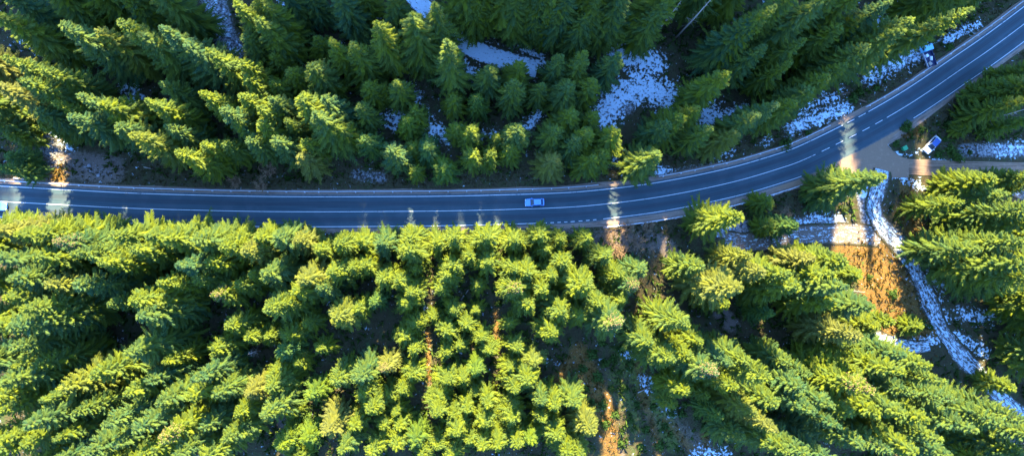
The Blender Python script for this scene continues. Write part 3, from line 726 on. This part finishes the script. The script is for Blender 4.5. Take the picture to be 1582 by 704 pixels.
def shrub_mesh(seed, n=220):
    r = np.random.default_rng(seed); V, Fc, A = [], [], []
    for i in range(n):
        d = r.normal(0, 1, 3); d /= np.linalg.norm(d); d[2] = abs(d[2])
        p = d*r.uniform(.35, 1.0)*(1+.25*math.sin(d[0]*5+seed)); a = r.normal(0, 1, 3); a /= np.linalg.norm(a)
        b = np.cross(a, d); b /= np.linalg.norm(b)+1e-6; l = r.uniform(.12, .26); o = len(V)
        V += [p-a*l, p+b*l*.45, p+a*l, p-b*l*.45]; Fc.append((o, o+1, o+2, o+3)); A += [r.uniform(0, 1)]*4
    sv, sf = tube([(0, 0, -.2), (0, 0, .5)], [.06, .03], 5)
    return mesh('foliage', np.array(V), np.array(Fc), M['shrub'], False, {'var': ('FLOAT', A)}), mesh('stem', sv, sf, M['bark'])
SH = [shrub_mesh(k) for k in range(3)]
SHRUBS = {'in the ochre clearing': [(915,548),(936,562),(924,582),(945,600),(930,625),(958,575),(975,560),(965,600),(985,625),(950,640),(975,650),(1000,665),(915,620),(948,555),(1010,630),(1020,690),(900,570),(935,655),(905,600),(990,690),(960,685),(1030,660),(1055,640)],
 'on the verge beside the white car': [(1462,215),(1470,232),(1452,238),(1480,242),(1386,222),(1402,196),(1425,200),(1500,235)],
 'on the orange grass slope': [(1345,428),(1408,388),(1402,505),(1425,500),(1380,455),(1440,505),(1330,470)],
 'on the verge below the parked truck': [(1468,72),(1330,140),(1320,152),(1355,135),(1250,205),(1215,222)],
 'in the shaded hollow of the forest floor': [(1035,600),(1060,625),(1080,645),(1040,640),(1015,600),(1090,660),(960,540),(930,530),(770,470),(680,470)]}
for phrase, L in SHRUBS.items():
    L = sorted(L)
    for i, (px, py) in enumerate(L):
        x, y = at(px, py, .5)
        t = thing('green_shrub', f"low green shrub, {ORD[i] if i == 0 else ORD[i]+' from the left'} {phrase}", 'shrub', (x, y, tz(x, y)), random.uniform(0, 6), 'shrubs '+phrase)
        s = random.uniform(.8, 1.8); t.scale = (s, s, s*random.uniform(.7, 1.0)); f, st = SH[i % 3]; obj('foliage', f, t); obj('stem', st, t)

def snag(px, py, h, label, seed):
    x, y = at(px, py, h); r = random.Random(seed)
    t = thing('dead_tree', label, 'dead tree', (x, y, tz(x, y)-.1), group='bare dead trunks')
    v, f = tube([(0, 0, 0), (.1, 0, h*.5), (0, .1, h)], [.24, .17, .04], 7); obj('trunk', mesh('trunk', v, f, M['dead'], True), t)
    parts = []
    for k in range(26):
        z = h*r.uniform(.35, .98); a = r.uniform(0, 6.28); l = (1-z/h)*2.0+.35
        parts.append(tube([(0, 0, z), (math.cos(a)*l, math.sin(a)*l, z-.15*l)], [.03, .01], 3, False))
    v, f = join(*parts); obj('branches', mesh('branches', v, f, M['dead']), t)
snag(1104, -6, 24, 'bare pale trunk leaning out of the dark stand above the blue snow', 1)
snag(1052, 3, 20, 'thinner bare trunk left of the other dead trunk at the top edge', 2)
snag(1590, 168, 16, 'long grey bare trunk at the right edge above the side road', 3)
snag(1512, 178, 6, 'short grey bare trunk on the bank right of the white car', 4)
snag(302, 706, 14, 'bare pale trunk at the bottom edge below the lower left spruces', 5)
snag(384, 547, 8, 'short bare trunk in the dark gap of the lower left forest', 6)
snag(1338, 452, 18, 'silvery dead spruce left of the orange grass slope', 7)

def log(a, b, rad, label, mat='dead'):
    (x0, y0), (x1, y1) = at(*a), at(*b); z0, z1 = tz(x0, y0)+rad*.8, tz(x1, y1)+rad*.8
    v, f = tube([(0, 0, 0), ((x1-x0)*.5, (y1-y0)*.5, (z1-z0)*.5+.03), (x1-x0, y1-y0, z1-z0)], [rad, rad*.9, rad*.7], 8)
    o = obj('fallen_log', mesh('fallen_log', v, f, M[mat], True), label=label, category='log', group='logs on the ground'); o.location = (x0, y0, z0)
log((712,463), (724,447), .16, 'short pale fallen log in the dark gap below the road')
log((22,275.5), (52,278.5), .28, 'pale log lying along the guardrail at the left edge')
log((985,606), (1003,597), .14, 'pale fallen log on the snowy patch right of the ochre clearing')
log((1120,645), (1136,655), .16, 'fallen log under the tall sunlit row at lower right')
log((222,258), (236,261), .12, 'short pale log in the shade above the left guardrail')
log((1318,152), (1338,158), .3, 'dark log at the edge of the snow beside the junction', 'bark')
log((1290,147), (1312,143), .3, 'dark log lying left of another by the roadside snow', 'bark')

# ------------------------------------------------------------------ loose rocks and grass (uncountable)
def scatter(L, n, thr, seed, extra=None):
    r = np.random.default_rng(seed); out = []
    for pl, w, s in L:
        P = catmull(pts(pl), 1.0) if len(pl) > 2 else np.linspace(at(*pl[0]), at(*pl[1]), 12)
        m = int(n*max(1, len(P))*w/400*s)+3
        i = r.integers(0, len(P), m); q = P[i]+r.normal(0, w/6.8*.6, (m, 2)); out.append(q)
    q = np.concatenate(out)
    d = dist(q[:, 0], q[:, 1], ROAD); ds = np.minimum(dist(q[:, 0], q[:, 1], SIDE), 99)
    return q[(d > 5.4) & (ds > 2.6)]
ICO = np.array([(0,0,1),(.89,0,.45),(.28,.85,.45),(-.72,.53,.45),(-.72,-.53,.45),(.28,-.85,.45),(.72,.53,-.45),(-.28,.85,-.45),(-.89,0,-.45),(-.28,-.85,-.45),(.72,-.53,-.45),(0,0,-1)])
ICF = np.array([(0,1,2),(0,2,3),(0,3,4),(0,4,5),(0,5,1),(1,6,2),(2,7,3),(3,8,4),(4,9,5),(5,10,1),(6,7,2),(7,8,3),(8,9,4),(9,10,5),(10,6,1),(11,7,6),(11,8,7),(11,9,8),(11,10,9),(11,6,10)])
q = scatter(SCREE, 26, .4, 4); r = np.random.default_rng(4)
zz = terr(q[:, 0], q[:, 1]); VV, FF = [], []
for i in range(len(q)):
    s = r.uniform(.08, .26)*(1+1.2*(r.random() < .08)); v = ICO*(1+r.uniform(-.25, .25, (12, 1)))*s*np.array([1, r.uniform(.7, 1), .6])
    VV.append(v+(q[i, 0], q[i, 1], zz[i]+s*.15)); FF.append(ICF+12*i)
obj('scree_rocks', mesh('scree_rocks', np.concatenate(VV), np.concatenate(FF), M['rock']), kind='stuff', label='loose grey rocks on the banks and scree', category='rocks')

def tufts(name, q, hmin, hmax, mat, label, seed):
    r = np.random.default_rng(seed); zz = terr(q[:, 0], q[:, 1]); V, Fc, A = [], [], []
    for i in range(len(q)):
        c = r.random(); o3 = np.array([q[i, 0], q[i, 1], zz[i]])
        for k in range(5):
            a = r.uniform(0, 6.28); l = r.uniform(hmin, hmax); d = np.array([math.cos(a), math.sin(a), 0]); s = np.array([-d[1], d[0], 0])*l*.10
            o = len(V); m = o3+d*l*.25+(0, 0, l*.6)
            V += [o3-s, o3+s, m+s*.7, o3+d*l*.75+(0, 0, l*.75), m-s*.7]; Fc.append((o, o+1, o+2, o+3, o+4)); A += [min(1, max(0, c+r.uniform(-.2, .2)))]*5
    obj(name, mesh(name, np.array(V), np.array(Fc), M[mat], False, {'var': ('FLOAT', A)}), kind='stuff', label=label, category='grass')
tufts('dry_grass', scatter(OCHRE, 110, .4, 8), .35, .9, 'grass', 'dry orange grass on the clearing and slopes', 8)
rv = np.random.default_rng(12); m = 5200
i = rv.integers(0, len(ROAD), m); sd = np.where(rv.random(m) < .5, 1, -1); o_ = rv.uniform(5.4, 9.5, m)*sd
qv = ROAD[i]+normals(ROAD)[i]*o_[:, None]+rv.normal(0, .4, (m, 2))
ok = (dist(qv[:, 0], qv[:, 1], SIDE) > 8) & (dist(qv[:, 0], qv[:, 1], ROAD) > 5.3)
tufts('verge_grass', qv[ok], .25, .6, 'verge', 'rough grass along both road verges', 13)
ru = np.random.default_rng(33); qu = np.stack([ru.uniform(-122, 135, 18000), ru.uniform(-58, 62, 18000)], 1)
du = dist(qu[:, 0], qu[:, 1], ROAD); ds_ = dist(qu[:, 0], qu[:, 1], SIDE)
for T_ in (TS, TW, TB, TE, TN, TN2): ds_ = np.minimum(ds_, dist(qu[:, 0], qu[:, 1], T_)+3)
pu = paint(qu[:, 0], qu[:, 1], SNOW)+paint(qu[:, 0], qu[:, 1], SCREE)+paint(qu[:, 0], qu[:, 1], OCHRE)*.7
keep = (du > 7) & (ds_ > 6) & (pu < .3) & (bumps(qu[:, 0]*2.1, qu[:, 1]*2.1)+ru.uniform(-.5, .5, len(qu)) > -.25)
tufts('undergrowth', qu[keep], .5, 1.6, 'shrub', 'low dark green undergrowth on the forest floor', 34)
gg = scatter(GREENG, 130, .4, 18); tufts('green_grass', gg, .25, .55, 'shrub', 'fresh green grass in the sunny clearings', 19)

# ------------------------------------------------------------------ vehicles
def loft(sections, close=True):
    """sections: list of (x, [(y,z)...]) rings of equal length"""
    V, Fc = [], []; k = len(sections[0][1])
    for x, ring in sections: V += [(x, y, z) for y, z in ring]
    for i in range(len(sections)-1):
        for j in range(k): Fc.append((i*k+j, i*k+(j+1) % k, (i+1)*k+(j+1) % k, (i+1)*k+j))
    Fc.append(tuple(range(k))[::-1]); Fc.append(tuple((len(sections)-1)*k+j for j in range(k)))
    return V, Fc
def ring(w, z0, z1, c=.10):
    return [(-w+c, z0), (w-c, z0), (w, z0+c), (w, z1-c), (w-c*1.2, z1), (-w+c*1.2, z1), (-w, z1-c), (-w, z0+c)]
def wheel(t, x, y, r, w):
    n = 14; sgn = 1 if y > 0 else -1
    V, Fc = tube([(0, -w/2, 0), (0, w/2, 0)], [r, r], n); wv = obj('wheel', None, t); wv.location = (x, y, r)
    o = obj('tyre', mesh('tyre', V, Fc, M['tyre'], False), wv)
    V, Fc = tube([(0, -w*.2, 0), (0, w*.12, 0)], [r*.62, r*.58], n); o = obj('rim', mesh('rim', V, Fc, M['rim']), wv); o.location = (0, sgn*w*.42, 0)
def car(loc, rz, label, paint, L=4.4, W=1.78, H=1.46, roof=None):
    """front towards +x"""
    t = thing('car', label, 'car', loc, rz); hw = W/2; hl = L/2
    S = [(-hl, ring(hw*.82, .36, .80)), (-hl+.12, ring(hw*.94, .26, .92)), (-hl+.7, ring(hw, .22, .96)), (0, ring(hw, .22, .94)), (hl-1.2, ring(hw, .22, .93)), (hl-.5, ring(hw*.97, .24, .84)), (hl-.12, ring(hw*.88, .28, .72)), (hl, ring(hw*.74, .36, .62))]
    v, f = loft(S); obj('body', mesh('body', v, f, M[paint], False), t)
    b0, b1, r0, r1 = -hl+.32, hl-1.15, -hl+.85, hl-2.05
    zb, zr = .93, H; wb, wr = hw*.93, hw*.74
    def quad(name, p, mat, th=.03):
        P = [Vector(q) for q in p]; n = (P[1]-P[0]).cross(P[2]-P[0]).normalized()*th
        v = [tuple(q) for q in P]+[tuple(q-n) for q in P]; f = [(0,1,2,3),(7,6,5,4),(0,4,5,1),(1,5,6,2),(2,6,7,3),(3,7,4,0)]
        return obj(name, mesh(name, v, f, M[mat]), t)
    v = [(b0,-wb,zb),(b1,-wb,zb),(b1,wb,zb),(b0,wb,zb),(r0,-wr,zr-.05),(r1,-wr,zr-.05),(r1,wr,zr-.05),(r0,wr,zr-.05)]
    obj('cabin', mesh('cabin', v, [(0,3,2,1),(4,5,6,7),(0,1,5,4),(1,2,6,5),(2,3,7,6),(3,0,4,7)], M[paint]), t)
    rv_, rf_ = loft([(r0-.05, ring(wr*.9, zr-.06, zr-.02, .015)), (r0+.15, ring(wr, zr-.06, zr, .02)), (r1-.1, ring(wr, zr-.06, zr, .02)), (r1+.04, ring(wr*.9, zr-.06, zr-.02, .015))])
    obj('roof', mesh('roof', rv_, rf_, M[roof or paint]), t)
    e = .02
    quad('windscreen', [(b1-.05+e,-wb*.9,zb+.04),(b1-.05+e,wb*.9,zb+.04),(r1+.04+e,wr*.9,zr-.08),(r1+.04+e,-wr*.9,zr-.08)], 'glass')
    quad('rear_window', [(b0+.08-e,wb*.88,zb+.07),(b0+.08-e,-wb*.88,zb+.07),(r0-.06-e,-wr*.88,zr-.09),(r0-.06-e,wr*.88,zr-.09)], 'glass')
    for s in (-1, 1):
        p = [(b0+.4,s*(wb-.01+e),zb+.05),(b1-.35,s*(wb-.01+e),zb+.05),(r1-.1,s*(wr+.02+e),zr-.09),(r0+.15,s*(wr+.02+e),zr-.09)]
        quad('side_window', p if s < 0 else p[::-1], 'glass')
        v, f = boxv(-.09, .09, -.2, .2, -.07, .07); o = obj('headlight', mesh('headlight', v, f, M['lamp']), t); o.location = (hl-.12, s*hw*.66, .64)
        v, f = boxv(-.06, .06, -.16, .16, -.09, .09); o = obj('tail_light', mesh('tail_light', v, f, M['tail']), t); o.location = (-hl+.06, s*hw*.72, .74)
        v, f = boxv(-.09, .09, -.09, .09, -.06, .06); o = obj('mirror', mesh('mirror', v, f, M[paint]), t); o.location = (b1-.4, s*(hw+.06), 1.0)
        for x in (-hl+.85, hl-.85): wheel(t, x, s*(hw-.10), .32, .22)
    return t
def road_dir(px, py):
    x, y = at(px, py); k = int(np.argmin(np.hypot(ROAD[:, 0]-x, ROAD[:, 1]-y))); d = ROAD[min(k+1, len(ROAD)-1)]-ROAD[k-1]; return math.atan2(d[1], d[0])
x, y = at(826, 312.5, .7); car((x, y, .02), road_dir(826, 312)+math.pi, 'bright blue car driving on the upper lane at the road centre', 'blue_paint')
x, y = at(-6, 318.5, .7); car((x, y, .02), road_dir(0, 318), 'blue car cut off by the left photo edge on the road', 'blue_paint')
def head(a, b):
    (x0, y0), (x1, y1) = at(*a), at(*b); return math.atan2(y1-y0, x1-x0)
x, y = at(1440.5, 223.5, .7); car((x, y, tz(x, y)), head((1455, 208), (1428, 238)), 'white car with sky-tinted glass roof parked on the grass island by the side road', 'white_paint', 4.7, 1.86, 1.6, 'sky_tint_roof')

def truck():
    x, y = at(1433.5, 84.5, 1.0); z = tz(x, y)
    t = thing('flatbed_truck', 'small truck with pale blue cab and dark loaded bed beside the upper guardrail', 'truck', (x, y, z), head((1441, 103), (1427.5, 66)))
    hw = 1.12
    v, f = boxv(-2.9, 2.7, -.45, .45, .5, .75); obj('chassis', mesh('chassis', v, f, M['black_plastic']), t)
    v, f = loft([(.75, ring(hw*.98, .55, 2.15, .08)), (.85, ring(hw, .5, 2.25, .1)), (2.1, ring(hw, .5, 2.25, .1)), (2.55, ring(hw*.98, .5, 1.45, .1)), (2.85, ring(hw*.9, .55, 1.25, .1))]); obj('cab', mesh('cab', v, f, M['pale_blue']), t)
    v = [(2.13,-hw*.86,2.14),(2.13,hw*.86,2.14),(2.54,hw*.86,1.5),(2.54,-hw*.86,1.5)]; v2 = [(a+.03, b, c+.02) for a, b, c in v]
    obj('windscreen', mesh('windscreen', v+v2, [(3,2,1,0),(4,5,6,7),(0,1,5,4),(1,2,6,5),(2,3,7,6),(3,0,4,7)], M['glass']), t)
    v, f = boxv(-2.95, .65, -hw, hw, .78, .9); obj('bed_floor', mesh('bed_floor', v, f, M['dark_blue']), t)
    for s in (-1, 1):
        v, f = boxv(-2.95, .65, s*hw-.04, s*hw+.04, .9, 1.35); obj('side_board', mesh('side_board', v, f, M['steel' if s > 0 else 'dark_blue']), t)  # one board made pale steel, standing in for its sunlit side
        v, f = boxv(1.1, 1.9, s*hw-.01, s*hw+.02*s+.01, 1.45, 2.0); obj('side_window', mesh('side_window', v, f, M['glass']), t)
        v, f = boxv(-.05, .05, -.16, .16, -.1, .1); o = obj('headlight', mesh('headlight', v, f, M['lamp']), t); o.location = (2.86, s*hw*.6, .85)
        for xx in (-2.0, 1.75): wheel(t, xx, s*(hw-.16), .4, .28)
    v, f = boxv(-2.99, -2.91, -hw+.05, hw-.05, .9, 1.35); obj('tail_board', mesh('tail_board', v, f, M['dark_blue']), t)
    v, f = boxv(.6, .68, -hw+.05, hw-.05, .9, 1.9); obj('head_board', mesh('head_board', v, f, M['dark_blue']), t)
    # load
    ca, sa = math.cos(t.rotation_euler.z), math.sin(t.rotation_euler.z)
    for i, (a, b, c, d, yaw, mat, nm, lab, cat) in enumerate([(-2.2, .3, .45, .35, .5, 'dead', 'wooden_crate', 'pale wooden crate at the tail of the truck bed', 'crate'),
         (-1.1, -.35, .5, .3, -.4, 'steel', 'metal_box', 'grey metal box in the middle of the truck bed', 'box'), (-.2, .35, .35, .3, .2, 'white_paint', 'white_sack', 'white sack behind the pale blue cab', 'sack')]):
        v1, f1 = boxv(-c, c, -d, d, 0, .38); v2, f2 = boxv(-c*.92, c*.92, -d*.92, d*.92, .38, .46); v, f = join((v1, f1), (v2, f2))
        o = obj(nm, mesh(nm, v, f, M[mat]), label=lab, category=cat); o.location = (x+a*ca-b*sa, y+a*sa+b*ca, z+.905); o.rotation_euler = (0, 0, t.rotation_euler.z+yaw)
truck()
def green_bin():
    x, y = at(1397, 229, .6); t = thing('waste_bin', 'small green bin on the grass island left of the white car', 'bin', (x, y, tz(x, y)), .5)
    v = [(-.4,-.4,.08),(.4,-.4,.08),(.4,.4,.08),(-.4,.4,.08),(-.5,-.5,1.05),(.5,-.5,1.05),(.5,.5,1.05),(-.5,.5,1.05)]
    obj('bin_body', mesh('bin_body', v, [(0,3,2,1),(4,5,6,7),(0,1,5,4),(1,2,6,5),(2,3,7,6),(3,0,4,7)], M['green_plastic']), t)
    v, f = loft([(-.56, ring(.50, 1.06, 1.12, .02)), (-.2, ring(.54, 1.06, 1.2, .04)), (.3, ring(.54, 1.06, 1.2, .04)), (.56, ring(.5, 1.06, 1.12, .02))]); obj('lid', mesh('lid', v, f, M['green_plastic']), t)
    for s in (-1, 1): wheel(t, -.38, s*.38, .1, .08)
green_bin()
